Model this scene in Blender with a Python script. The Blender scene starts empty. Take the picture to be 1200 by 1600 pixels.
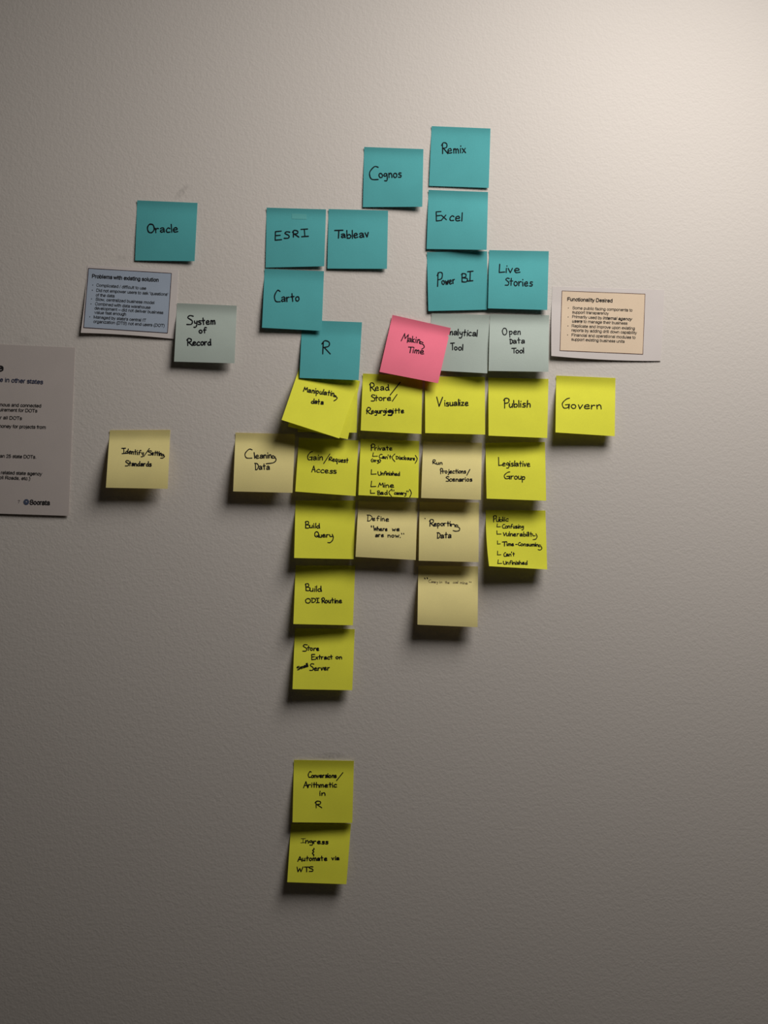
import bpy, math, random
from mathutils import Vector

random.seed(7)
scene = bpy.context.scene
COL = scene.collection

# ------------------------------------------------------------------ camera, light, exposure
W, H = 1200, 1600
S = 0.000817                 # metres of wall per pixel (a note is 76 mm wide)
D = 1.02                     # camera to wall
CZ = 1.45                    # height of the frame centre above the floor
cam_data = bpy.data.cameras.new('camera')
cam_data.sensor_fit = 'VERTICAL'
cam_data.sensor_height = 36.0
cam_data.lens = 36.0 * D / (H * S)
cam_data.clip_start = 0.01
cam = bpy.data.objects.new('camera', cam_data)
cam.location = (0, -D, CZ)
cam.rotation_euler = (math.radians(90), 0, 0)
COL.objects.link(cam)
scene.camera = cam

scene.view_settings.view_transform = 'Standard'
scene.view_settings.look = 'None'
scene.view_settings.gamma = 1.0
scene.view_settings.use_curve_mapping = False
scene.view_settings.exposure = 0.0

world = bpy.data.worlds.new('room_ambient')
scene.world = world
world.use_nodes = True
bg = world.node_tree.nodes['Background']
bg.inputs['Color'].default_value = (1.0, 0.86, 0.70, 1)
bg.inputs['Strength'].default_value = 0.015

# recessed ceiling downlight, up and to the right of the notes, close to the wall
LAMP = (0.489, -0.612, CZ + 0.90)
ld = bpy.data.lights.new('ceiling_downlight', 'SPOT')
ld.energy = 47.5
ld.color = (1.0, 0.955, 0.90)
ld.spot_size = math.radians(175.6)
ld.spot_blend = 0.91
ld.shadow_soft_size = 0.31
lo = bpy.data.objects.new('ceiling_downlight', ld)
lo.location = LAMP
lo.rotation_euler = Vector((-0.31, 0.143, -1.0)).to_track_quat('-Z', 'Y').to_euler()   # tipped towards the wall
COL.objects.link(lo)

# ------------------------------------------------------------------ helpers
def at(px, py, e=0.0):
    """point that stands e metres in front of the wall and is seen at pixel px, py"""
    k = (D - e) / D * S
    return (( px - W / 2) * k, -e, CZ + (H / 2 - py) * k)

def link_mesh(name, verts, faces, mat, parent=None, smooth=False):
    me = bpy.data.meshes.new(name)
    me.from_pydata(verts, [], faces)
    me.update()
    if smooth:
        for p in me.polygons: p.use_smooth = True
    if mat: me.materials.append(mat)
    o = bpy.data.objects.new(name, me)
    COL.objects.link(o)
    if parent is not None:
        o.parent = parent
        o.matrix_parent_inverse = parent.matrix_world.inverted()
    return o

def empty(name, loc, label, cat, group=None):
    o = bpy.data.objects.new(name, None)
    o.empty_display_size = 0.02
    o.location = loc
    COL.objects.link(o)
    o.matrix_world.translation = Vector(loc)
    o['label'] = label; o['category'] = cat
    if group: o['group'] = group
    return o

# ------------------------------------------------------------------ materials
def paper_mat(name, col, trans=0.12, grain=0.05, rough=0.85):
    m = bpy.data.materials.new(name); m.use_nodes = True
    nt = m.node_tree; N = nt.nodes; L = nt.links
    b = N['Principled BSDF']; out = N['Material Output']
    b.inputs['Roughness'].default_value = rough
    b.inputs['Specular IOR Level'].default_value = 0.25
    tc = N.new('ShaderNodeTexCoord')
    n1 = N.new('ShaderNodeTexNoise'); n1.inputs['Scale'].default_value = 900; n1.inputs['Detail'].default_value = 4
    n2 = N.new('ShaderNodeTexNoise'); n2.inputs['Scale'].default_value = 35; n2.inputs['Detail'].default_value = 3
    L.new(tc.outputs['Object'], n1.inputs['Vector']); L.new(tc.outputs['Object'], n2.inputs['Vector'])
    ad = N.new('ShaderNodeMath'); ad.operation = 'ADD'
    L.new(n1.outputs['Fac'], ad.inputs[0]); L.new(n2.outputs['Fac'], ad.inputs[1])
    mr = N.new('ShaderNodeMapRange')
    mr.inputs['From Min'].default_value = 0.6; mr.inputs['From Max'].default_value = 1.4
    mr.inputs['To Min'].default_value = 1 - grain; mr.inputs['To Max'].default_value = 1 + grain
    L.new(ad.outputs[0], mr.inputs['Value'])
    mx = N.new('ShaderNodeVectorMath'); mx.operation = 'SCALE'
    mx.inputs[0].default_value = col
    L.new(mr.outputs['Result'], mx.inputs['Scale'])
    L.new(mx.outputs['Vector'], b.inputs['Base Color'])
    bp = N.new('ShaderNodeBump'); bp.inputs['Strength'].default_value = 0.12; bp.inputs['Distance'].default_value = 0.0004
    L.new(n1.outputs['Fac'], bp.inputs['Height']); L.new(bp.outputs['Normal'], b.inputs['Normal'])
    if trans > 0:
        t = N.new('ShaderNodeBsdfTranslucent'); L.new(mx.outputs['Vector'], t.inputs['Color'])
        ms = N.new('ShaderNodeMixShader'); ms.inputs['Fac'].default_value = trans
        L.new(b.outputs[0], ms.inputs[1]); L.new(t.outputs[0], ms.inputs[2])
        L.new(ms.outputs[0], out.inputs['Surface'])
    return m

def plain_mat(name, col, rough=0.6, spec=0.3):
    m = bpy.data.materials.new(name); m.use_nodes = True
    nt = m.node_tree; N = nt.nodes; L = nt.links
    b = N['Principled BSDF']
    b.inputs['Roughness'].default_value = rough
    b.inputs['Specular IOR Level'].default_value = spec
    n = N.new('ShaderNodeTexNoise'); n.inputs['Scale'].default_value = 1500
    cr = N.new('ShaderNodeValToRGB')
    cr.color_ramp.elements[0].color = tuple(c * 0.85 for c in col) + (1,)
    cr.color_ramp.elements[1].color = tuple(min(1, c * 1.15) for c in col) + (1,)
    tc = N.new('ShaderNodeTexCoord')
    L.new(tc.outputs['Object'], n.inputs['Vector']); L.new(n.outputs['Fac'], cr.inputs['Fac'])
    L.new(cr.outputs['Color'], b.inputs['Base Color'])
    return m

M_TEAL = paper_mat('teal_note_paper', (0.108, 0.475, 0.50), 0.12)
M_GREY = paper_mat('grey_green_note_paper', (0.52, 0.60, 0.55), 0.12)
M_PINK = paper_mat('pink_note_paper', (1.0, 0.22, 0.325), 0.0)
M_LIME = paper_mat('lime_note_paper', (0.93, 0.925, 0.078), 0.17)
M_CANARY = paper_mat('canary_note_paper', (0.96, 0.85, 0.38), 0.17)
M_WHITE = paper_mat('white_printer_paper', (0.76, 0.70, 0.68), 0.12, 0.03)
M_WHITE_OLD = paper_mat('thin_printer_paper', (0.70, 0.63, 0.60), 0.2, 0.03)
M_BLUE = paper_mat('printed_blue_tint', (0.40, 0.47, 0.58), 0.0, 0.04)
M_PEACH = paper_mat('printed_peach_tint', (0.78, 0.62, 0.46), 0.0, 0.04)
M_INK = plain_mat('black_pen_ink', (0.008, 0.008, 0.011), 0.75, 0.08)
M_FAINT = plain_mat('dry_pen_ink', (0.16, 0.12, 0.06), 0.7)
M_PRINT = plain_mat('printer_toner', (0.02, 0.02, 0.022), 0.8, 0.1)
M_NAVY = plain_mat('navy_toner', (0.015, 0.03, 0.09), 0.6)
M_GREYTONER = plain_mat('grey_toner', (0.18, 0.16, 0.16), 0.6)
M_EMBLEM = plain_mat('slate_blue_toner', (0.07, 0.09, 0.15), 0.6)
M_BORDER = plain_mat('maroon_toner', (0.05, 0.02, 0.03), 0.6)
M_BROWNBORDER = plain_mat('brown_toner', (0.12, 0.05, 0.035), 0.6)
M_TAPE = paper_mat('matte_tape', (0.14, 0.50, 0.50), 0.1, 0.02, 0.45)

def wall_mat():
    m = bpy.data.materials.new('painted_orange_peel_wall'); m.use_nodes = True
    nt = m.node_tree; N = nt.nodes; L = nt.links
    b = N['Principled BSDF']
    b.inputs['Roughness'].default_value = 0.62
    b.inputs['Specular IOR Level'].default_value = 0.25
    geo = N.new('ShaderNodeNewGeometry')
    base = N.new('ShaderNodeTexNoise'); base.inputs['Scale'].default_value = 5; base.inputs['Detail'].default_value = 3
    L.new(geo.outputs['Position'], base.inputs['Vector'])
    mr = N.new('ShaderNodeMapRange'); mr.inputs['To Min'].default_value = 0.985; mr.inputs['To Max'].default_value = 1.015
    L.new(base.outputs['Fac'], mr.inputs['Value'])
    fac = mr.outputs['Result']
    # old smudges and tape residue: x px, y px, half width, half height, tilt, strength
    for (sx, sy, rw, rh, tilt, st) in [(284, 300, 17, 6, 0.8, 0.22), (190, 404, 13, 7, 0.0, 0.12),
                                       (38, 531, 10, 8, 0.0, 0.14), (515, 1181, 28, 6, 0.0, 0.26),
                                       (72, 547, 34, 4, -0.05, 0.05)]:
        c = at(sx, sy)
        sub = N.new('ShaderNodeVectorMath'); sub.operation = 'SUBTRACT'; sub.inputs[1].default_value = (c[0], 0, c[2])
        L.new(geo.outputs['Position'], sub.inputs[0])
        mp = N.new('ShaderNodeMapping'); mp.vector_type = 'TEXTURE'
        mp.inputs['Rotation'].default_value = (0, -tilt, 0)
        mp.inputs['Scale'].default_value = (rw * S, 1, rh * S)
        L.new(sub.outputs[0], mp.inputs['Vector'])
        ln = N.new('ShaderNodeVectorMath'); ln.operation = 'LENGTH'; L.new(mp.outputs[0], ln.inputs[0])
        nz = N.new('ShaderNodeTexNoise'); nz.inputs['Scale'].default_value = 220; nz.inputs['Detail'].default_value = 3
        L.new(geo.outputs['Position'], nz.inputs['Vector'])
        r = N.new('ShaderNodeMapRange'); r.interpolation_type = 'SMOOTHSTEP'
        r.inputs['From Min'].default_value = 1.15; r.inputs['From Max'].default_value = 0.35
        r.inputs['To Min'].default_value = 0.0; r.inputs['To Max'].default_value = st
        L.new(ln.outputs['Value'], r.inputs['Value'])
        mu = N.new('ShaderNodeMath'); mu.operation = 'MULTIPLY'
        L.new(r.outputs['Result'], mu.inputs[0])
        r2 = N.new('ShaderNodeMapRange'); r2.inputs['From Min'].default_value = 0.3; r2.inputs['From Max'].default_value = 0.65
        L.new(nz.outputs['Fac'], r2.inputs['Value']); L.new(r2.outputs['Result'], mu.inputs[1])
        su = N.new('ShaderNodeMath'); su.operation = 'SUBTRACT'
        L.new(fac, su.inputs[0]); L.new(mu.outputs[0], su.inputs[1]); fac = su.outputs[0]
    sc = N.new('ShaderNodeVectorMath'); sc.operation = 'SCALE'; sc.inputs[0].default_value = (0.68, 0.632, 0.592)
    L.new(fac, sc.inputs['Scale']); L.new(sc.outputs['Vector'], b.inputs['Base Color'])
    # roller stipple
    n1 = N.new('ShaderNodeTexNoise'); n1.inputs['Scale'].default_value = 380; n1.inputs['Detail'].default_value = 2.5; n1.inputs['Roughness'].default_value = 0.5
    n2 = N.new('ShaderNodeTexNoise'); n2.inputs['Scale'].default_value = 170; n2.inputs['Detail'].default_value = 1
    L.new(geo.outputs['Position'], n1.inputs['Vector']); L.new(geo.outputs['Position'], n2.inputs['Vector'])
    ad = N.new('ShaderNodeMath'); ad.operation = 'ADD'
    L.new(n1.outputs['Fac'], ad.inputs[0]); L.new(n2.outputs['Fac'], ad.inputs[1])
    bp = N.new('ShaderNodeBump'); bp.inputs['Strength'].default_value = 0.23; bp.inputs['Distance'].default_value = 0.0011
    L.new(ad.outputs[0], bp.inputs['Height']); L.new(bp.outputs['Normal'], b.inputs['Normal'])
    return m

# ------------------------------------------------------------------ the setting
def box(name, lo_, hi_, mat):
    x0, y0, z0 = lo_; x1, y1, z1 = hi_
    v = [(x0,y0,z0),(x1,y0,z0),(x1,y1,z0),(x0,y1,z0),(x0,y0,z1),(x1,y0,z1),(x1,y1,z1),(x0,y1,z1)]
    f = [(0,3,2,1),(4,5,6,7),(0,1,5,4),(1,2,6,5),(2,3,7,6),(3,0,4,7)]
    o = link_mesh(name, v, f, mat); o['kind'] = 'structure'
    return o
box('wall_back', (-2.2, 0.0, 0.0), (2.2, 0.12, 2.75), wall_mat())
box('floor', (-2.2, -2.4, -0.08), (2.2, 0.12, 0.0), plain_mat('dark_carpet', (0.035, 0.03, 0.026), 0.95, 0.1))

# ------------------------------------------------------------------ sheets of paper on the wall
class Sheet:
    """a sheet seen at four corner pixels; its top strip sticks to the wall, the rest lifts off"""
    def __init__(s, c, lift, base=0.0, k=0.6, stick=0.13, bow=(0, 0, 0, 0), wav=0.0, fold=None, lip=(0, 0), flare=0.0):
        s.c = c; s.l = (lift[0] / 1000, lift[1] / 1000); s.base = 0.00035 + base / 1000
        s.k = k; s.stick = stick; s.bow = bow; s.wav = wav; s.fold = fold; s.lip = lip; s.flare = flare
        s.ph = random.uniform(0, 6.28)
    def px(s, u, v):
        (ax, ay), (bx, by), (cx, cy), (dx, dy) = s.c
        x = (ax*(1-u)+bx*u)*(1-v) + (dx*(1-u)+cx*u)*v
        y = (ay*(1-u)+by*u)*(1-v) + (dy*(1-u)+cy*u)*v
        q = 4*v*(1-v); w = 4*u*(1-u)
        x += s.bow[0]*q*(1-u) + s.bow[1]*q*u      # left, right edge
        y += s.bow[2]*w*(1-v) + s.bow[3]*w*v      # top, bottom edge
        return x, y
    def depth(s, u, v):
        t = max(0.0, (v - s.stick) / (1 - s.stick))
        a = 0.07
        g = (math.sqrt(t*t + a*a) - a) / (math.sqrt(1 + a*a) - a)
        p = g * (1 + s.k * (1 - g)) + s.flare * (t**4 - t)
        lf = s.l[0]*(1-u) + s.l[1]*u
        e = s.base + lf * p
        if v < s.stick:                              # the bare edge above the glue curls off the wall
            e += (s.lip[0]*(1-u) + s.lip[1]*u)/1000 * (1 - v/s.stick)**2
        if s.wav: e += s.wav/1000 * t * (0.5 + 0.5*math.sin(u*7 + s.ph + v*2))
        if s.fold:                                   # diagonal crease near a corner
            d = s.fold[0]*u + s.fold[1]*v - s.fold[2]
            if d > 0: e += s.fold[3]/1000 * d
        e += 0.00018 * min(1, t*4) * math.sin(5*u + 3*v + s.ph)
        return max(e, 0.0003)
    def uv(s, x, y):
        u = v = 0.5
        for _ in range(12):
            fx, fy = s.px(u, v); h = 1e-3
            gx, gy = s.px(u+h, v); kx, ky = s.px(u, v+h)
            a, b, c, d = (gx-fx)/h, (kx-fx)/h, (gy-fy)/h, (ky-fy)/h
            det = a*d - b*c
            rx, ry = x-fx, y-fy
            if abs(rx)+abs(ry) < 1e-4: break
            u += (d*rx - b*ry)/det; v += (a*ry - c*rx)/det
        return u, v
    def on(s, x, y, off=0.00022):
        u, v = s.uv(x, y)
        return at(x, y, s.depth(min(max(u,0),1), min(max(v,0),1)) + off)
    def mesh(s, name, mat, parent, n=22, thick=0.00022):
        V = []; F = []
        for layer in (0, 1):
            for j in range(n+1):
                for i in range(n+1):
                    u, v = i/n, j/n
                    x, y = s.px(u, v)
                    e = s.depth(u, v)
                    p = at(x, y, e)
                    if layer: p = (p[0], p[1] + thick, p[2])
                    V.append(p)
        m = (n+1)*(n+1); r = n+1
        for j in range(n):
            for i in range(n):
                a = j*r+i
                F.append((a, a+r, a+r+1, a+1))
                F.append((m+a, m+a+1, m+a+r+1, m+a+r))
        rim = ([i for i in range(n+1)] + [j*r+n for j in range(1, n+1)] +
               [n*r+i for i in range(n-1, -1, -1)] + [j*r for j in range(n-1, 0, -1)])
        nf = len(F); b0 = len(V); k = len(rim)
        V += [V[i] for i in rim] + [V[m+i] for i in rim]       # own vertices keep the cut edges crisp
        for i in range(k):
            j = (i+1) % k
            F.append((b0+i, b0+j, b0+k+j, b0+k+i))
        o = link_mesh(name, V, F, mat, parent, smooth=True)
        for p in o.data.polygons:
            if p.index >= nf: p.use_smooth = False
        return o

# ------------------------------------------------------------------ handwriting: single-stroke letters
GL = {
'a': "5,82 30,100 58,85 62,40 66,2;60,52 25,52 2,25 22,2 58,22",
'b': "5,175 5,90 8,0;8,50 35,85 62,55 50,5 8,5",
'c': "58,85 30,100 2,55 15,5 58,8",
'd': "58,60 30,85 2,45 15,3 45,10 58,50;60,170 58,80 64,0",
'e': "5,50 55,58 45,98 12,85 2,40 20,2 65,12",
'f': "60,160 35,168 22,120 20,0;2,85 50,88",
'g': "58,85 28,100 3,65 18,35 52,55 58,90;58,90 62,10 50,-60 8,-62",
'h': "5,175 5,0;5,60 30,95 50,75 55,0",
'i': "5,95 8,0;8,152 10,142",
'j': "15,95 15,-40 -10,-65;16,150 18,142",
'k': "5,165 5,0;50,95 8,45 55,0",
'l': "5,175 6,0",
'm': "3,95 5,0;5,60 22,98 38,75 40,0;40,60 60,98 76,75 80,0",
'n': "3,95 5,0;5,55 30,98 50,75 55,0",
'o': "40,97 10,85 3,42 20,4 48,10 61,48 50,88 26,98",
'p': "3,95 5,-75;5,55 35,98 60,60 40,8 5,12",
'q': "58,85 28,100 3,60 20,10 58,45;60,95 60,-75 75,-55",
'r': "3,95 6,0;6,50 25,92 50,92",
's': "52,92 15,95 12,62 50,40 45,5 2,5",
't': "18,165 20,60 22,0;-5,98 48,104",
'u': "3,95 5,25 25,0 50,30;52,95 55,0",
'v': "2,95 25,0;25,0 55,98",
'w': "2,95 18,0;18,0 38,70;38,70 55,0;55,0 75,98",
'x': "2,95 55,0;52,98 2,0",
'y': "3,95 10,45 40,40;52,98 50,0 30,-65 -5,-65",
'z': "3,92 50,92;50,92 2,2;2,2 55,5",
'A': "2,0 28,100;28,100 55,0;10,38 48,40",
'B': "5,100 5,0;-2,88 20,102 45,90 40,60 8,52;8,52 58,40 50,2 5,2",
'C': "70,95 40,100 5,55 20,8 72,5",
'D': "8,98 8,2;-5,98 40,92 68,55 40,8 5,2",
'E': "55,100 5,95;5,95 5,2;5,2 60,8;5,52 48,56",
'F': "55,100 5,95;5,95 5,0;5,52 48,56",
'G': "62,100 35,92 5,50 18,6 52,10 58,38;30,36 64,40;62,40 60,-2",
'I': "2,98 50,100;26,98 26,2;2,0 52,4",
'L': "5,100 3,2;3,2 55,8",
'M': "2,0 18,98;18,98 36,40;36,40 58,98;58,98 68,0",
'O': "48,99 22,95 4,58 16,10 48,2 74,40 62,90 30,99",
'P': "8,98 8,-2;-2,78 20,102 55,90 50,55 8,45",
'Q': "48,99 22,95 4,58 16,10 48,2 74,40 62,90 30,99;42,30 78,-8",
'R': "8,95 6,0;-2,78 20,103 52,92 48,58 8,50;15,50 62,0",
'~': "8,66 3,8;1,52 20,98 50,90 46,62 12,44;14,46 36,16 66,2",
'S': "58,92 25,100 8,75 50,42 45,5 2,2",
'T': "-2,98 62,100;30,98 30,0",
'U': "5,98 8,25 30,0 55,25 58,98",
'V': "2,100 30,0;30,0 62,100",
'W': "2,98 20,0;20,0 42,70;42,70 62,0;62,0 85,100",
'(': "30,105 3,60 5,30 28,-15",
')': "2,105 30,60 28,30 4,-15",
'"': "2,105 5,78;20,105 22,78",
"'": "3,105 4,80",
'.': "3,6 8,0",
'-': "2,45 40,48",
}
CAPS = set('~ABCDEFGHIJKLMNOPQRSTUVWXYZ()"\'')

def smooth_pts(P, n=6):
    if len(P) < 3: 
        return P
    out = []
    for i in range(len(P)-1):
        p0 = P[i-1] if i > 0 else P[i]; p1 = P[i]; p2 = P[i+1]
        p3 = P[i+2] if i+2 < len(P) else P[i+1]
        for k in range(n):
            t = k/n; t2 = t*t; t3 = t2*t
            out.append(tuple(0.5*((2*p1[a]) + (-p0[a]+p2[a])*t + (2*p0[a]-5*p1[a]+4*p2[a]-p3[a])*t2
                                  + (-p0[a]+3*p1[a]-3*p2[a]+p3[a])*t3) for a in (0, 1)))
    out.append(P[-1])
    return out

def word_strokes(text, x0, y0, x1, y1, xh, ch=None):
    """strokes in pixel coordinates, fitted between the two baseline ends"""
    if ch is None: ch = xh * 1.8
    pen = 0.0; L = []
    for c in text:
        if c == ' ': pen += 0.55*xh; continue
        sc = ch if c in CAPS else xh
        st = [[tuple(float(q)/100 for q in p.split(',')) for p in s.split()] for s in GL[c].split(';')]
        mx = max(p[0] for s in st for p in s); mn = min(p[0] for s in st for p in s)
        jy = random.uniform(-0.05, 0.05) * (xh or ch); sl = random.uniform(-0.06, 0.06); wv = random.uniform(0.93, 1.07)
        L.append([[(pen + ((p[0]-mn)*wv + sl*p[1])*sc, p[1]*sc*random.uniform(0.97, 1.03) + jy) for p in s] for s in st])
        pen += (mx-mn)*sc + 0.26*(xh or ch*0.6)
    xs = [p[0] for g in L for s in g for p in s]
    a, b = min(xs), max(xs)
    ln = math.hypot(x1-x0, y1-y0); dx, dy = (x1-x0)/ln, (y1-y0)/ln
    k = ln / max(b-a, 1e-4) if b-a > 0.5 else 1.0
    res = []
    for g in L:
        for s in g:
            q = smooth_pts([((p[0]-a)*k, p[1]) for p in s])
            res.append([(x0 + p[0]*dx + p[1]*dy, y0 + p[0]*dy - p[1]*dx) for p in q])
    return res

def ribbon(sheet, strokes, width, V, F, off):
    """flat ink line that follows the curved paper, round at its ends and turns"""
    off0 = off
    for n_, s in enumerate(strokes):
        off = off0 + 0.000012*(n_ % 9)
        P = [s[0]]
        for p in s[1:]:
            if math.hypot(p[0]-P[-1][0], p[1]-P[-1][1]) > 0.22: P.append(p)
        if len(P) == 1: P.append((P[0][0]+0.25, P[0][1]+0.1))
        n = len(P); w0 = width/2
        ring = []
        for i in range(n):
            q0 = P[max(i-1, 0)]; q1 = P[min(i+1, n-1)]
            tx, ty = q1[0]-q0[0], q1[1]-q0[1]; l = math.hypot(tx, ty) or 1
            nx, ny = -ty/l, tx/l
            w = w0 * (1.0 + 0.10*math.sin(i*0.9 + P[0][0]))
            b = len(V)
            V.append(sheet.on(P[i][0]+nx*w, P[i][1]+ny*w, off)); V.append(sheet.on(P[i][0]-nx*w, P[i][1]-ny*w, off))
            ring.append(b)
        for i in range(n-1):
            a, b = ring[i], ring[i+1]
            F.append((a, b, b+1, a+1))
        for q in (P[0], P[-1]):
            b = len(V)
            for k in range(8):
                t = k*math.pi/4
                V.append(sheet.on(q[0]+math.cos(t)*w0, q[1]-math.sin(t)*w0, off+0.000006))
            F.append(tuple(range(b, b+8)))

def write(sheet, parent, items, width, mat=None, name='handwriting'):
    V, F = [], []
    for n, it in enumerate(items):
        if it[0] == 'raw':
            st = [smooth_pts(list(p)) for p in it[1:]]
            w = width
        else:
            st = word_strokes(*it[:7]); w = it[7] if len(it) > 7 else width
        ribbon(sheet, st, w, V, F, 0.0002 + 0.00002*(n % 3))
    return link_mesh(name, V, F, mat or M_INK, parent)

def stroke(*pts): return ('raw', pts)

# ------------------------------------------------------------------ printed lettering
PR = {   # plain sans letters as pen paths, cap height 100: advance width, strokes
'a': (78, "12,55 22,70 40,74 58,68 64,52 64,20 72,2;64,42 40,40 18,32 12,18 22,4 38,2 54,8 64,22"),
'b': (78, "12,100 12,2;12,38 20,60 40,72 60,62 68,38 60,10 40,1 20,10 12,34"),
'c': (70, "62,52 52,68 38,73 20,62 11,37 20,10 38,1 54,8 63,24"),
'd': (78, "66,100 66,2;66,38 58,60 38,72 18,62 10,38 18,10 38,1 58,10 66,34"),
'e': (78, "12,40 67,40;67,40 60,64 40,73 20,63 11,37 20,10 40,1 58,8 66,20"),
'f': (39, "38,98 28,99 19,92 18,80 18,0;4,71 36,71"),
'g': (78, "66,72 66,-5 60,-20 38,-27 18,-20 13,-12;66,38 58,60 38,72 18,62 10,38 18,12 38,2 58,12 66,34"),
'h': (78, "12,100 12,0;12,42 20,62 40,73 58,66 64,48 64,0"),
'i': (31, "15,71 15,0;15,98 15,93"),
'j': (31, "16,71 16,-12 10,-25 0,-26;16,98 16,93"),
'k': (70, "12,100 12,0;60,71 14,25;30,42 64,0"),
'l': (31, "15,100 15,0"),
'm': (116, "12,71 12,0;12,45 20,66 36,73 52,66 57,48 57,0;57,45 66,66 82,73 98,66 102,48 102,0"),
'n': (78, "12,71 12,0;12,42 20,62 40,73 58,66 64,48 64,0"),
'o': (78, "42,73 22,66 10,37 20,8 39,1 58,8 68,37 56,66 36,73"),
'p': (78, "12,71 12,-27;12,38 20,60 40,72 60,62 68,38 60,10 40,1 20,10 12,34"),
'q': (78, "66,71 66,-27;66,38 58,60 38,72 18,62 10,38 18,10 38,1 58,10 66,34"),
'r': (46, "12,71 12,0;12,40 20,62 32,72 45,69"),
's': (70, "60,53 50,70 34,73 16,67 12,53 22,43 46,34 60,26 59,10 48,2 34,0 18,5 9,20"),
't': (39, "18,92 18,14 22,3 36,2;3,71 35,71"),
'u': (78, "12,71 12,24 20,6 36,1 54,10 64,30;64,71 64,0"),
'v': (70, "4,71 35,2;35,2 66,71"),
'w': (100, "3,71 26,2;26,2 50,68;50,68 74,2;74,2 97,71"),
'x': (70, "5,71 65,0;65,71 5,0"),
'y': (70, "4,71 36,2;66,71 36,2 26,-20 16,-27 6,-25"),
'z': (70, "8,71 62,71;62,71 6,1;6,1 64,1"),
'P': (93, "13,0 13,99;13,99 55,99 78,90 84,72 78,54 55,46 13,46"),
'C': (101, "92,68 78,92 52,100 24,88 10,50 24,12 52,0 78,8 93,32"),
'D': (101, "13,0 13,99;13,99 48,99 76,90 90,50 76,9 48,1 13,1"),
'S': (93, "82,70 74,92 46,100 20,92 14,74 24,60 50,52 78,42 84,24 74,6 48,-1 20,6 10,32"),
'M': (116, "13,0 13,99;13,99 58,2;58,2 103,99;103,99 103,0"),
'I': (39, "19,0 19,99"),
'T': (85, "3,99 82,99;42,99 42,0"),
'F': (85, "13,0 13,99;13,99 80,99;13,52 70,52"),
'R': (101, "13,0 13,99;13,99 60,99 84,90 88,72 82,56 58,48 13,48;52,48 68,30 92,0"),
'O': (109, "58,100 28,91 10,50 24,12 54,0 84,12 98,50 80,91 50,100"),
'2': (78, "11,72 18,92 38,99 58,92 66,74 58,54 20,18 10,1;10,1 68,1"),
'5': (78, "62,98 22,98;22,98 14,48;14,48 36,62 58,56 68,32 58,8 36,0 18,6 10,24"),
'7': (78, "8,98 68,98;68,98 40,50 28,0"),
'/': (39, "2,-2 36,102"),
'(': (46, "40,102 20,70 14,38 20,0 40,-28"),
')': (46, "6,102 26,70 32,38 26,0 6,-28"),
',': (39, "19,6 20,0 14,-16"),
'.': (39, "19,6 19,0"),
"'": (27, "13,100 13,70"),
'\u2013': (78, "2,36 76,36"),
}

def print_lines(sheet, parent, lines, mat, name):
    """lines: (text, x0, y0, x1, y1, cap height, style)"""
    V, F = [], []
    for n, (t, x0, y0, x1, y1, cap, style) in enumerate(lines):
        pen = 0.0; P = []
        for c in t:
            if c == ' ': pen += 39; continue
            adv, g = PR[c]
            for st in g.split(';'):
                q = [tuple(float(z) for z in p.split(',')) for p in st.split()]
                P.append(smooth_pts([(pen + p[0] + (0.2*p[1] if 'i' in style else 0), p[1]) for p in q], 4))
            pen += adv + (5 if 'b' in style else 0)
        a = min(p[0] for s in P for p in s); b = max(p[0] for s in P for p in s)
        ln = math.hypot(x1-x0, y1-y0); dx, dy = (x1-x0)/ln, (y1-y0)/ln
        kx = ln/(b-a); ky = cap/100
        W_ = [[(x0 + (p[0]-a)*kx*dx + p[1]*ky*dy, y0 + (p[0]-a)*kx*dy - p[1]*ky*dx) for p in s] for s in P]
        ribbon(sheet, W_, cap*(0.215 if 'b' in style else 0.16), V, F, 0.00034)
    return link_mesh(name, V, F, mat, parent)

def paragraphs(sheet, parent, lines, starts, mat):
    for a, b in zip(starts, starts[1:] + [len(lines)]):
        print_lines(sheet, parent, lines[a:b], mat, 'text_block')

def dots(sheet, parent, pts, r, mat, name):
    V, F = [], []
    for (x, y) in pts:
        b = len(V)
        for k in range(10):
            t = k*math.pi/5
            V.append(sheet.on(x+math.cos(t)*r, y-math.sin(t)*r, 0.00034))
        F.append(tuple(range(b, b+10)))
    return link_mesh(name, V, F, mat, parent)

def patch(sheet, parent, quad, mat, name, off, n=14):
    V, F = [], []
    for j in range(n+1):
        for i in range(n+1):
            u, v = i/n, j/n
            x = (quad[0][0]*(1-u)+quad[1][0]*u)*(1-v) + (quad[3][0]*(1-u)+quad[2][0]*u)*v
            y = (quad[0][1]*(1-u)+quad[1][1]*u)*(1-v) + (quad[3][1]*(1-u)+quad[2][1]*u)*v
            V.append(sheet.on(x, y, off))
    r = n+1
    for j in range(n):
        for i in range(n):
            a = j*r+i; F.append((a, a+r, a+r+1, a+1))
    return link_mesh(name, V, F, mat, parent, smooth=True)

def border(sheet, parent, quad, w, mat, name):
    V, F = [], []
    edges = []
    for i in range(4):
        a, b = quad[i], quad[(i+1) % 4]
        edges.append([(a[0]+(b[0]-a[0])*k/12, a[1]+(b[1]-a[1])*k/12) for k in range(13)])
    ribbon(sheet, edges, w, V, F, 0.0003)
    return link_mesh(name, V, F, mat, parent)

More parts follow.
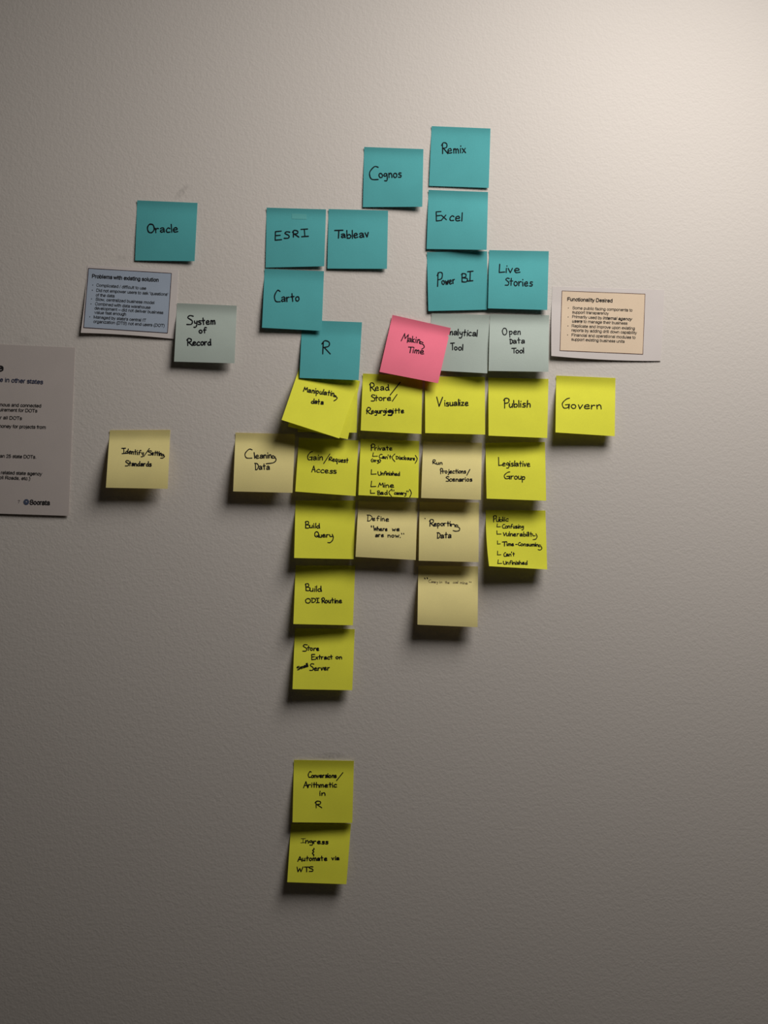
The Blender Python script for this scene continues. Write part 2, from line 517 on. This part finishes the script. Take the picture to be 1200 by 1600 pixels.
# ------------------------------------------------------------------ the sticky notes
def note(mat, c, lift, items, label, group, width=1.6, ink=None, **kw):
    yb = (c[2][1]+c[3][1])/2
    f = 1 + 0.85*min(max((yb-450)/200, 0), 1)
    lift = (lift[0]*f, lift[1]*f)
    if 'lip' not in kw: kw['lip'] = (random.uniform(1.2, 2.0), random.uniform(0.8, 1.6))
    if mat is M_LIME and 'flare' not in kw: kw['flare'] = 0.15
    width *= 0.98 if mat in (M_TEAL, M_GREY) else 1.08
    if 'k' not in kw: kw['k'] = {M_TEAL: 1.25, M_GREY: 0.9, M_CANARY: 1.1, M_PINK: 0.9}.get(mat, 0.6)
    sh = Sheet(c, lift, **kw)
    mx = (c[0][0]+c[1][0])/2; my = (c[0][1]+c[1][1])/2
    root = empty('sticky_note', at(mx, my, 0.0), label, 'sticky note', group)
    sh.mesh('paper_sheet', mat, root)
    if items: write(sh, root, items, width, ink)
    return sh, root

TEAL = 'teal sticky notes'; GREY = 'grey-green sticky notes'; LIME = 'lime sticky notes'; CAN = 'pale yellow sticky notes'

note(M_TEAL, [(214.4,313),(308.6,317),(304,408),(211,407)], (1.5,4.5),
     [('O',230.5,363,241,363,0,13.5,2.0),('racle',243,363.2,278,362.6,7)],
     'teal sticky note alone at far left, above the blue-tinted printed sheet', TEAL, 1.8)
note(M_TEAL, [(569,229.6),(661.6,233),(659.8,323),(567,323.6)], (1.5,6),
     [('C',577.6,281,591,281,0,21),('ognos',592.4,277.8,627,277,7)],
     'teal sticky note standing just left of the topmost note of all', TEAL, 1.8)
note(M_TEAL, [(674.4,197),(766.4,200.8),(763.6,293.6),(670.4,290.4)], (1.6,2.2),
     [('R',690,239.2,700,239.2,0,17),('emix',700,239,727.6,238.8,7)],
     'topmost teal sticky note of the whole wall, above two more teal notes', TEAL, 1.7, k=1.6)
note(M_TEAL, [(669.6,296.6),(762.6,300),(760.4,390.4),(666.6,389)], (3,8),
     [('E',681.6,345.5,690,345.5,0,15.5),('x',690,343.7,697.6,343.5,7.5),('cel',703,345,722,345.5,7.5)],
     'middle teal note of the column of three at top, hanging over the one below', TEAL, 1.8)
note(M_TEAL, [(667,394),(761,392.5),(762,483.8),(669.3,486)], (3.5,2.5),
     [('P',683,447.6,691,447.6,0,21.5),('ower',691,445,711,442.4,6.3),('B',721,440.5,730,440.5,0,13),('I',730,439.8,739.6,439.6,0,15)],
     'lowest teal note of the column of three, its top in shadow, above pink note', TEAL, 1.8)
note(M_TEAL, [(764.3,390.8),(857.5,392.5),(855,484.3),(762.5,481.8)], (5.5,5.5),
     [('L',780,426.2,788.7,426.2,0,13.5),('ive',791,426.2,812.5,426.2,7),('S',789.5,446,796,446,0,11.5),('tories',796.5,446,832,447,6.8)],
     'rightmost teal sticky note with two lines of writing, above a grey-green note', TEAL, 1.7)
esh, esr = note(M_TEAL, [(416.6,324.4),(509.4,327.2),(506.6,416),(415,418)], (1.5,4.5),
     [('E',430,376,440,376,0,14.5),('S',444,372,453,372,0,10.5),('R',457,370.3,467,370.3,0,10),('I',470.6,369.8,482,369.6,0,12)],
     'teal sticky note with four capital letters and a small tape piece on it', TEAL, 1.9)
tp = patch(esh, esr, [(456,333.6),(479,334.6),(479.2,342.6),(456,341.8)], M_TAPE, 'tape_piece', 0.0002, 4)
tp['label'] = 'small pale piece of clear tape'
note(M_TEAL, [(513.4,326.6),(606.4,329),(604.6,420),(511.6,419.6)], (2.5,4.5),
     [('T',523,372,536,372,0,12),('a',533.5,371.6,539.5,371.6,6),('bleav',542.6,372.6,576,370,7)],
     'teal sticky note directly right of the one with the tape piece', TEAL, 1.9, k=0.9)
note(M_TEAL, [(472,500),(565.6,503.6),(560.4,594),(468,590.4)], (4.5,6),
     [('R',503,553.2,516,553.2,0,20,1.9)],
     'teal sticky note bearing one single capital letter, above the fanned lime notes', TEAL, 1.8, stick=0.2, k=0.3)
note(M_TEAL, [(413.6,420),(506.2,423.6),(502.6,517),(409.4,512)], (5,4),
     [('C',429,473,438,473,0,18),('arto',440,471.2,467.4,470.8,7.2)],
     'teal sticky note whose lower right corner laps over the one-letter teal note', TEAL, 1.9, k=0.8)

note(M_GREY, [(276.6,473.6),(370,477.6),(366.4,567.6),(272,565)], (5.5,6.5),
     [('S',292,507,302,507,0,14),('ystem',303,507,336,506.5,6),('of',311.4,520.5,323,520,5),('R',292,539.5,300.5,539.5,0,10.5),('ecord',301.5,539.5,329.6,539,5.5)],
     'grey-green sticky note at left, reading System of Record, beside the blue-tinted sheet', GREY, 2.0, base=0.5)
note(M_GREY, [(674.5,489.5),(765,492),(761.3,583.3),(667,578)], (2.0,8.5),
     [('A',683,522.5,692,523,0,11),('nalytical',703.3,523,745.6,525.4,5.6),('T',704,546.6,710,546.6,0,10.5),('ool',710.3,547,723.3,547,5.2)],
     'grey-green sticky note partly hidden behind the tilted pink note', GREY, 1.7, k=0.2)
note(M_GREY, [(765.5,490.8),(858,492.5),(857,581),(763.3,579.5)], (9,9),
     [('O',785,523,792,523,0,10.5),('pen',796,522.8,813,522.6,5.5),('D',796.4,537,801,537,0,7.5),('ata',802,536.4,819.5,536,5),
      ('T',799.7,551.5,806.5,551.5,0,7.5),('ool',806.2,551.5,818.2,551.5,4.8)],
     'rightmost grey-green sticky note, reading Open Data Tool', GREY, 1.6)
note(M_PINK, [(613.3,492),(704.3,512.5),(684.5,598.8),(593,581)], (6,8),
     [('M',627,532,636.5,534.5,0,12.5),('akin',637.8,533.8,655.5,536,5.6),
      ('raw',((661,535.5),(657.5,533.8),(656,536.5),(660,537.5),(662.5,540),(662.5,543),(659,545.5))),
      ('T',637.5,550.8,645,551.5,0,9),('ime',645.3,551,662,553.5,5.3)],
     'pink sticky note reading Making Time, tilted, the only pink one', None, 1.4, base=1.5, k=0.8)

# the fan of three lime notes
note(M_LIME, [(466,585),(559,587),(557.4,676),(465,675)], (4.5,4.5), [],
     'lime sticky note lowest of the fan of three, hanging straight, mostly hidden', LIME, k=0.5)
note(M_LIME, [(470,575),(562.7,595.4),(543.4,686.4),(450,666.5)], (6.3,6.0), [],
     'lime sticky note in the middle of the fan of three, only its corners peeking out', LIME, base=0.7, k=0.5)
note(M_LIME, [(470.4,567),(560,597),(530,685),(440,656)], (14,12.5),
     [('Manipulatin',474,611.5,521.5,619,4.6,7),('raw',((525,618.5),(522,617.5),(521.5,619.5),(525,620),(526.8,621.5),(525.5,624),(521.8,626.3))),
      ('data',486.4,630,505,632,4.3)],
     'lime sticky note on top of the fan of three, strongly tilted, reading Manipulating data', LIME, 1.5, base=2.0, k=0.4)

note(M_LIME, [(567,583.6),(660,587.5),(658.4,678),(563.6,672.6)], (8,8.5),
     [('R',577.5,610.5,586,610.5,0,12.5),('ead',586.5,610,608,609.5,5.5),('raw',((609.6,617.2),(625.2,597.5))),
      ('S',580,627,586,627,0,10),('tore',586.2,626,610.7,625.8,5),('raw',((613,626.8),(620.4,616.3))),
      ('~',572.7,647,581,647,0,11),('egurgi',580.6,646,604,645.5,4.4),('g',606.5,645.5,613,645.5,4.6,None,2.6),('itte',614.5,645.5,631,645,4.4)],
     'lime sticky note reading Read, Store, right of the fan and under the pink note', LIME, 1.5)
note(M_LIME, [(664,588),(757.6,589),(758,679),(664.4,676.6)], (9,8.5),
     [('V',682.4,635,691.6,635,0,14.5),('isualize',695,634.3,731.6,633.5,5.5)],
     'lime sticky note reading Visualize', LIME, 1.6)
note(M_LIME, [(763,590),(857,592),(855,684.4),(763.4,680.6)], (9,7),
     [('P',787,637,795,637,0,15),('ublish',796,636.4,828.4,636,6)],
     'lime sticky note reading Publish, with a faint crease at its right', LIME, 1.6, fold=(1.0,0.35,1.05,-9))
note(M_LIME, [(869,586.8),(961.6,590.6),(960.5,681.6),(867.9,675.6)], (10,7.5),
     [('G',878.7,637.8,890,637.8,0,16),('overn',892.8,638.3,939.4,639,6.5)],
     'lime sticky note reading Govern, farthest right of all lime notes', LIME, 1.5)
note(M_LIME, [(467,684),(560,688),(555.6,775),(461.4,768)], (9,9),
     [('G',480.8,719,488.2,719,0,13),('ain',489.5,719,504,719,5.2),('raw',((505.7,724.2),(515.4,709.3))),
      ('~',514,720,519.3,720,0,6),('equest',519.5,721,543.8,722.8,4.2),('A',487,737,492.6,737,0,9.5),('ccess',494.8,738,525,739.8,4.8)],
     'lime sticky note reading Gain/Request Access, in the shadow of the fan', LIME, 1.4)
note(M_LIME, [(563.6,685.6),(655,689),(653.6,778),(560,773.6)], (10,9.5),
     [('P',579.5,704,585.6,704,0,10),('rivate',585.5,703.5,612.7,703.3,4),('L',582.3,713,590,713,0,5.5),
      ('C',592.6,716,597.5,716,0,6),("an't",597.5,716.6,611,717,3.4,6),('(',613,720,617,720,0,10),
      ('Disclosure',618.4,717.3,648.2,719,3.3,4.6),(')',648.7,722.5,651.7,722.5,0,10.5),('(org)',580,721.3,594.7,722,3.0,4.6),
      ('L',580,741,588,741,0,7.5),('U',590.5,742.5,595,742.5,0,6),('nfinished',596,742,624.5,743,3.3),
      ('L',579.5,761,587.4,761,0,9),('M',591,761,599,761,0,6.5),('ine',600.5,761.5,615.4,761.7,4.3),
      ('L',579,771,585.6,771,0,5.5),('B',589.6,772.7,594,772.7,0,6),('ad',594.8,772.8,605.3,772.8,3.8),
      ('(',608,774.5,612,774.5,0,9.5),('"',612.5,772,615.5,772,0,6.5),('canary',616.3,772.3,634.6,773,3.0),('"',635.5,772.5,638,772.5,0,5.5),(')',640,774.5,642.5,774.5,0,10)],
     'lime sticky note with the heading Private over a bulleted list', LIME, 1.3)
note(M_CANARY, [(661,690),(753,692),(751.4,781),(658,778)], (10,9.5),
     [('~',676,725.3,681.7,725.3,0,6.8),('un',682,725.7,691,725.7,3.3),('P',687.8,740.2,691.5,740.2,0,8),('rojections',692,739.5,727.6,739.3,3.8),
      ('raw',((729.4,742.5),(734.2,733.4))),('S',697,752,701.5,752,0,7.5),('cenarios',702.3,752,737.3,752,3.9)],
     'pale yellow sticky note reading Run Projections/Scenarios', CAN, 1.35)
note(M_LIME, [(758.4,692),(851.5,690.5),(853.4,782.4),(760.4,779)], (10,9.5),
     [('L',779,728,785,728,0,13),('egislative',785.5,728,828,729,5),('G',788,748,797,748,0,11),('roup',798.5,748.3,820,749.3,5.2)],
     'lime sticky note reading Legislative Group', LIME, 1.4)
note(M_CANARY, [(171.6,672.2),(266,671.6),(262,763.8),(165.4,762)], (10,9),
     [('I',190.3,708.3,197,708.3,0,8.5),('dentify',196.5,708.5,224,711,4.3),('raw',((224.7,713),(233.4,700.8))),
      ('S',231.7,711,237,711,0,6.5),('ettin',237.3,711,252,711.8,3.9),('raw',((256,710.5),(252.8,709.5),(252.5,712),(256,712),(257,713.3),(254.5,715.5),(251,715.7))),
      ('S',196,728,201.3,728,0,8.5),('tandards',201.6,727.7,236.3,728.5,4.2)],
     'pale yellow sticky note reading Identify/Setting Standards, alone at far left', CAN, 1.5)
note(M_CANARY, [(368,676),(461,678.3),(457,770),(364.3,767.8)], (9,9),
     [('C',383,716.8,394,716.8,0,14),('leanin',397.3,716.2,424,715.5,5.2),('raw',((430,714),(426,712),(425.3,715.6),(430,715.6),(431.3,719),(427,723),(416,724.5))),
      ('D',398,734,404,734,0,10.5),('ata',405,733.5,421,733.3,5.3)],
     'pale yellow sticky note reading Cleaning Data, left of the fan shadow', CAN, 1.5)
note(M_LIME, [(461.8,782),(555.3,782),(552.6,873.6),(459.6,871.8)], (10.5,7.5),
     [('B',477,825,483.5,825,0,10.5),('uild',484,824.7,499.6,825.3,4.3),('Q',491.8,839,498.3,839,0,8),('uer',498.8,839.4,513.4,839.3,4.2),
      ('raw',((515,835.3),(516,838.3),(519,838)),((519.2,834.8),(520.8,840),(519,845),(515.5,847.8),(512.3,847.6)))],
     'lime sticky note reading Build Query', LIME, 1.5)
note(M_CANARY, [(560,783.4),(652.3,784.8),(649.5,875),(555.5,870)], (9.5,9),
     [('D',573.6,814,581.5,814,0,10),('e',582,813.5,586,813.5,4),('fine',588.5,813.5,607.3,814.5,4.2),('"',580.2,829,583.7,829,0,7.5,1.8),
      ('W',583.9,829,589.4,829,0,6),('here',590,829.2,605,829.4,3.6),('we',613,829.5,624,829.7,3.7),('are',586.7,838.8,599.4,838.8,3.8),
      ('now.',606,839.3,625.5,839.6,3.6),('"',627.4,839.5,631,839.5,0,6)],
     'pale yellow sticky note reading Define Where we are now', CAN, 1.3)
note(M_CANARY, [(655.6,784.2),(748.5,785.3),(747.7,878.3),(654.2,876)], (10,9.5),
     [('R',671,822,678,822,0,10),('eporti',678.3,821.7,703.5,821.7,4.3),('n',704.5,822,711,822.8,3.8),
      ('raw',((715.5,821),(712.3,820),(712,822.8),(716,823.3),(718.2,826),(717.3,829),(712.5,830),(708,829))),
      ('D',683,841,688,841,0,9),('ata',688.8,840.6,704.7,840.4,5),('raw',((664,810),(664.3,810.3)))],
     'pale yellow sticky note reading Reporting Data', CAN, 1.5)
note(M_LIME, [(759,797),(852.2,797.7),(855,889.8),(764.2,884.6)], (13,9.5),
     [('P',770.7,815.8,775.5,815.8,0,9.5),('ublic',776,815,794.4,814.2,3.9),('L',776.4,823.3,782,823.3,0,4.7),
      ('C',785,825.5,789.3,825.5,0,6),('onfusing',789.6,825.1,818,825.5,3.6),('L',776.4,835,783,835,0,5.5),
      ('V',786.5,837,791,837,0,5),('ulnerabilit',791.5,837.4,831.3,838,3.9),('raw',((832,834),(833,837),(836.5,837)),((837.5,834),(839.2,838),(837.5,842),(833,843.2))),
      ('L',777.3,850.3,781.7,850.3,0,5),('T',785,853,791.7,853,0,6.5,1.7),('ime',792,852.8,802.7,852.8,3.4),('-',805.7,852,808.2,852,3),
      ('C',810,852.5,813.5,852.5,0,5),('onsumin',813.8,852.8,841,853.6,3.3),('raw',((845,852),(842.3,851.5),(842,854),(845.5,854),(846.7,857),(844,859.3),(840.8,858.6))),
      ('L',777.3,867.4,782.5,867.4,0,6.2),('C',787.4,869.6,790.5,869.6,0,6),("an't",791,868.9,804,868.7,3.4,6),
      ('L',777.7,880.5,784,880.5,0,6),('U',786.5,881.7,790.6,881.7,0,5),('nfinished',791.5,881.8,823.7,882,3.4)],
     'lime sticky note with the heading Public over a bulleted list', LIME, 1.3, bow=(-1.5,0,0,0), k=0.3)
csh, csr = note(M_CANARY, [(653.6,883.8),(747,885),(746.3,980),(652.3,976)], (10.5,10),
     [],
     'lowest pale yellow sticky note with one faint thin line of writing', CAN, 1.3)
write(csh, csr, [('"',663.5,909,668,909,0,6,1.6)], 1.6, None, 'quotation_mark')
write(csh, csr, [('"',733.5,914,736,914,0,5,0.9)], 0.9, None, 'quotation_mark')
write(csh, csr, [('Canary',669.7,910.3,683.7,911.2,2.3,4.6),('in',686.7,911.3,690.7,911.3,2.2),('the',695.5,911.7,702,912,2.2),
      ('coal',708,911.4,715.6,911.5,2.2),('mine',719,912.2,730.5,913,2.4)], 0.65, M_FAINT, 'faint_handwriting')['label'] = 'faint thin line of dried-out pen'
note(M_LIME, [(461.9,883.7),(555,883.7),(551.4,977),(458.4,975)], (9.5,5.5),
     [('B',477,923.3,484,923.3,0,11),('uild',484.5,923.7,502.5,924.2,5),('O',477.4,942,485.3,942,0,7),('DI',486.7,941.6,499,941.5,0,7),
      ('R',502.5,942,508,942,0,7.5),('outine',508.3,942,534,942,4.4)],
     'lime sticky note in the left column whose second line reads ODI Routine', LIME, 1.5)
note(M_LIME, [(460.9,982),(554.3,983),(550.4,1078.5),(457,1076.8)], (9,7),
     [('S',473,1017.7,480,1017.7,0,10.5),('tore',480.4,1016,498.3,1016.5,4.1),('E',487,1031,492.6,1031,0,8.5),('xtract',493.5,1029.8,519.3,1029.8,3.8),
      ('on',525,1029.6,534,1029.5,3.6),('Small',465,1046.8,481.7,1041,3,4.6),('S',484,1048,490.4,1048,0,10.5),('erver',491.3,1047.5,515,1047,4.4)],
     'lime sticky note reading Store Extract on Server', LIME, 1.5)
note(M_LIME, [(454.8,1287),(548.5,1287),(541.3,1381.6),(448.8,1378.3)], (7.5,7),
     [('I',470,1317,477.3,1317,0,6.5,0.9),('ngress',477.5,1317.5,512.5,1318.8,4.2),
      ('raw',((491,1327),(488.5,1328.5),(490.5,1331),(488,1333),(490.5,1335.5)),((490.5,1325.3),(490.8,1326.2)),((490,1336),(490.3,1337.5))),
      ('A',465.3,1345.5,472,1345.5,0,7.5),('utomate',473,1344.8,511,1344.6,4.2),('via',518.5,1343.6,529.8,1343.4,3.6),
      ('W',464.2,1362,473.5,1362,0,7.5),('T',475.8,1362,482.5,1362,0,7.5),('S',483.3,1361.7,489.3,1361.5,0,7.5)],
     'lowest lime sticky note of all, reading Ingress and Automate via WTS', LIME, 1.5)
note(M_LIME, [(459.3,1187.3),(553,1188.8),(550.5,1285.8),(457,1284.8)], (6.5,4),
     [('C',481.8,1215,486.3,1215,0,9),('onversions',486.8,1215,525.3,1214.8,3.9),('raw',((526,1219.5),(535.8,1207.2))),
      ('A',474.3,1230.8,481,1230.8,0,9.5),('rithmetic',481.8,1230,526,1230,4.3),('in',499.8,1243,508,1243,4.3),('R',492.3,1262,502.8,1262,0,10)],
     'lime sticky note reading Conversions/Arithmetic in R, far below the others', LIME, 1.5, base=0.4)

# ------------------------------------------------------------------ the printed sheets
def printed(c, lift, mat, label, **kw):
    sh = Sheet(c, lift, **kw)
    mx = (c[0][0]+c[1][0])/2; my = (c[0][1]+c[1][1])/2
    root = empty('printed_sheet', at(mx, my, 0), label, 'printed sheet', 'printed paper sheets')
    sh.mesh('paper_sheet', mat, root, n=30)
    return sh, root

sh, root = printed([(136.5,414.5),(279,421.5),(273.3,529.7),(126.2,520)], (4.2,1.2), M_WHITE,
    'small white sheet with a blue-tinted printed panel, left of a grey-green note', k=0.2, stick=0.2, bow=(1.0,0,0,-1.5), wav=0.6)
q = [(138.3,419.2),(268,427),(261.7,520.3),(130.8,511.7)]
pn = patch(sh, root, q, M_BLUE, 'tinted_panel', 0.00018); pn['label'] = 'blue-grey tinted panel'
border(sh, pn, q, 0.9, M_BORDER, 'panel_border')
print_lines(sh, root, [('Problems with existing solution',144.2,434.0,247.2,440.0,5.4,'b')], M_PRINT, 'heading')
paragraphs(sh, root, [(t,a,b,c_,d,4.3,'') for (t,a,b,c_,d) in [
    ('Complicated / difficult to use',150.8,447.5,228,452.5),
    ("Did not empower users to ask 'questions'",150.8,455.5,262,462),
    ('of the data',150,462.8,178.8,464.4),
    ('Slow, centralized business model',149.7,469.5,240.8,475),
    ('Combined with data warehouse',148.8,476.7,234.7,482.5),
    ('development \u2013 did not deliver business',148,483.3,254.7,490.5),
    ('value fast enough',147.8,490.0,196.7,492.9),
    ("Managed by state's central IT",146.7,497.2,228,502.5),
    ('organization (DTS) not end users (DOT)',146.2,504.2,256.7,510.8)]], [0, 1, 3, 4, 7], M_PRINT)
dots(sh, root, [(145,445.3),(144.3,453.3),(143,467),(142.2,474.7),(140.3,494.9)], 0.75, M_PRINT, 'bullet_points')

sh, root = printed([(863,447.5),(1038.3,453),(1032.5,563.9),(861.5,556)], (5.0,0.6), M_WHITE,
    'small white sheet with a peach-tinted printed panel, at far right', k=0.3, stick=0.2, bow=(-0.8,0,0,2.2), wav=0.4)
q = [(878.2,454.5),(1008,459.4),(1004.5,553.4),(875,547.6)]
pn = patch(sh, root, q, M_PEACH, 'tinted_panel', 0.00018); pn['label'] = 'peach tinted panel'
border(sh, pn, q, 0.8, M_BROWNBORDER, 'panel_border')
print_lines(sh, root, [('Functionality Desired',886.9,469.9,956.4,472.4,5.2,'b')], M_PRINT, 'heading')
paragraphs(sh, root, [(t,a,b,c_,d,4.2,st) for (t,a,b,c_,d,st) in [
    ('Some public facing components to',894.8,483,987.9,486.6,''),
    ('support transparency',894.3,489.5,951.1,491.7,''),
    ('Primarily used by',894.3,496.7,940.6,498.6,''),('internal agency',942.6,498.7,987.5,500.6,'bi'),
    ('users',894.3,503.5,909.7,504.1,'bi'),('to manage their business',911.8,504.2,980,507.1,''),
    ('Replicate and improve upon existing',893.7,511,991.6,515,''),
    ('reports by adding drill down capability',893.4,517.7,994.9,521.9,''),
    ('Financial and operational modules to',893.4,525.2,992.6,529.3,''),
    ('support existing business units',893,532,975.6,535.5,'')]], [0, 2, 5, 7], M_PRINT)
dots(sh, root, [(888.1,481.2),(887.8,495.2),(887.4,509.2),(886.9,523.2)], 0.7, M_PRINT, 'bullet_points')

sh, root = printed([(-226,528),(117.4,543),(107.4,806),(-234,795)], (0.4,2.0), M_WHITE_OLD,
    'large white sheet cut off by the left edge, with a round emblem in its corner', k=0.3, stick=0.1, wav=0.7)
print_lines(sh, root, [('e',-5.5,579.5,4.6,579.8,10.5,'b')], M_PRINT, 'heading')
print_lines(sh, root, [('le in other states',-1.5,596.0,66.8,599.9,6.4,'')], M_NAVY, 'subheading')
paragraphs(sh, root, [(t,a,b,c_,d,4.8,'') for (t,a,b,c_,d) in [
    ('mous and connected',-1,634.3,64,636.3),('uirement for DOTs',-1,642.2,58,644.1),('or all DOTs',-3.5,654.3,34,655.8),
    ('money for projects from',-3,667.7,71.2,669.8),('an 25 state DOTs.',0.4,714.5,56.2,716.2),
    ('related state agency',2,740.4,65.5,742.6),('oll Roads, etc.)',-1,748.2,47,749.9)]], [0, 2, 3, 4, 5], M_PRINT)
print_lines(sh, root, [('7',28.3,785.6,31,785.7,4,'')], M_GREYTONER, 'page_number')
dots(sh, root, [(41.2,784.3)], 4.6, M_EMBLEM, 'round_emblem')
V, F = [], []
star = []
for k in range(10):
    r_ = 1.4 if k % 2 == 0 else 0.5
    t_ = k*math.pi/5 + 0.3
    star.append((41.3 + math.cos(t_)*r_, 784.0 - math.sin(t_)*r_))
V = [sh.on(x, y, 0.0004) for x, y in star]
link_mesh('emblem_star', V, [tuple(range(10))], M_WHITE, root)
print_lines(sh, root, [('Socrata',47,787.9,77.6,788.8,6.7,'b')], M_PRINT, 'wordmark')
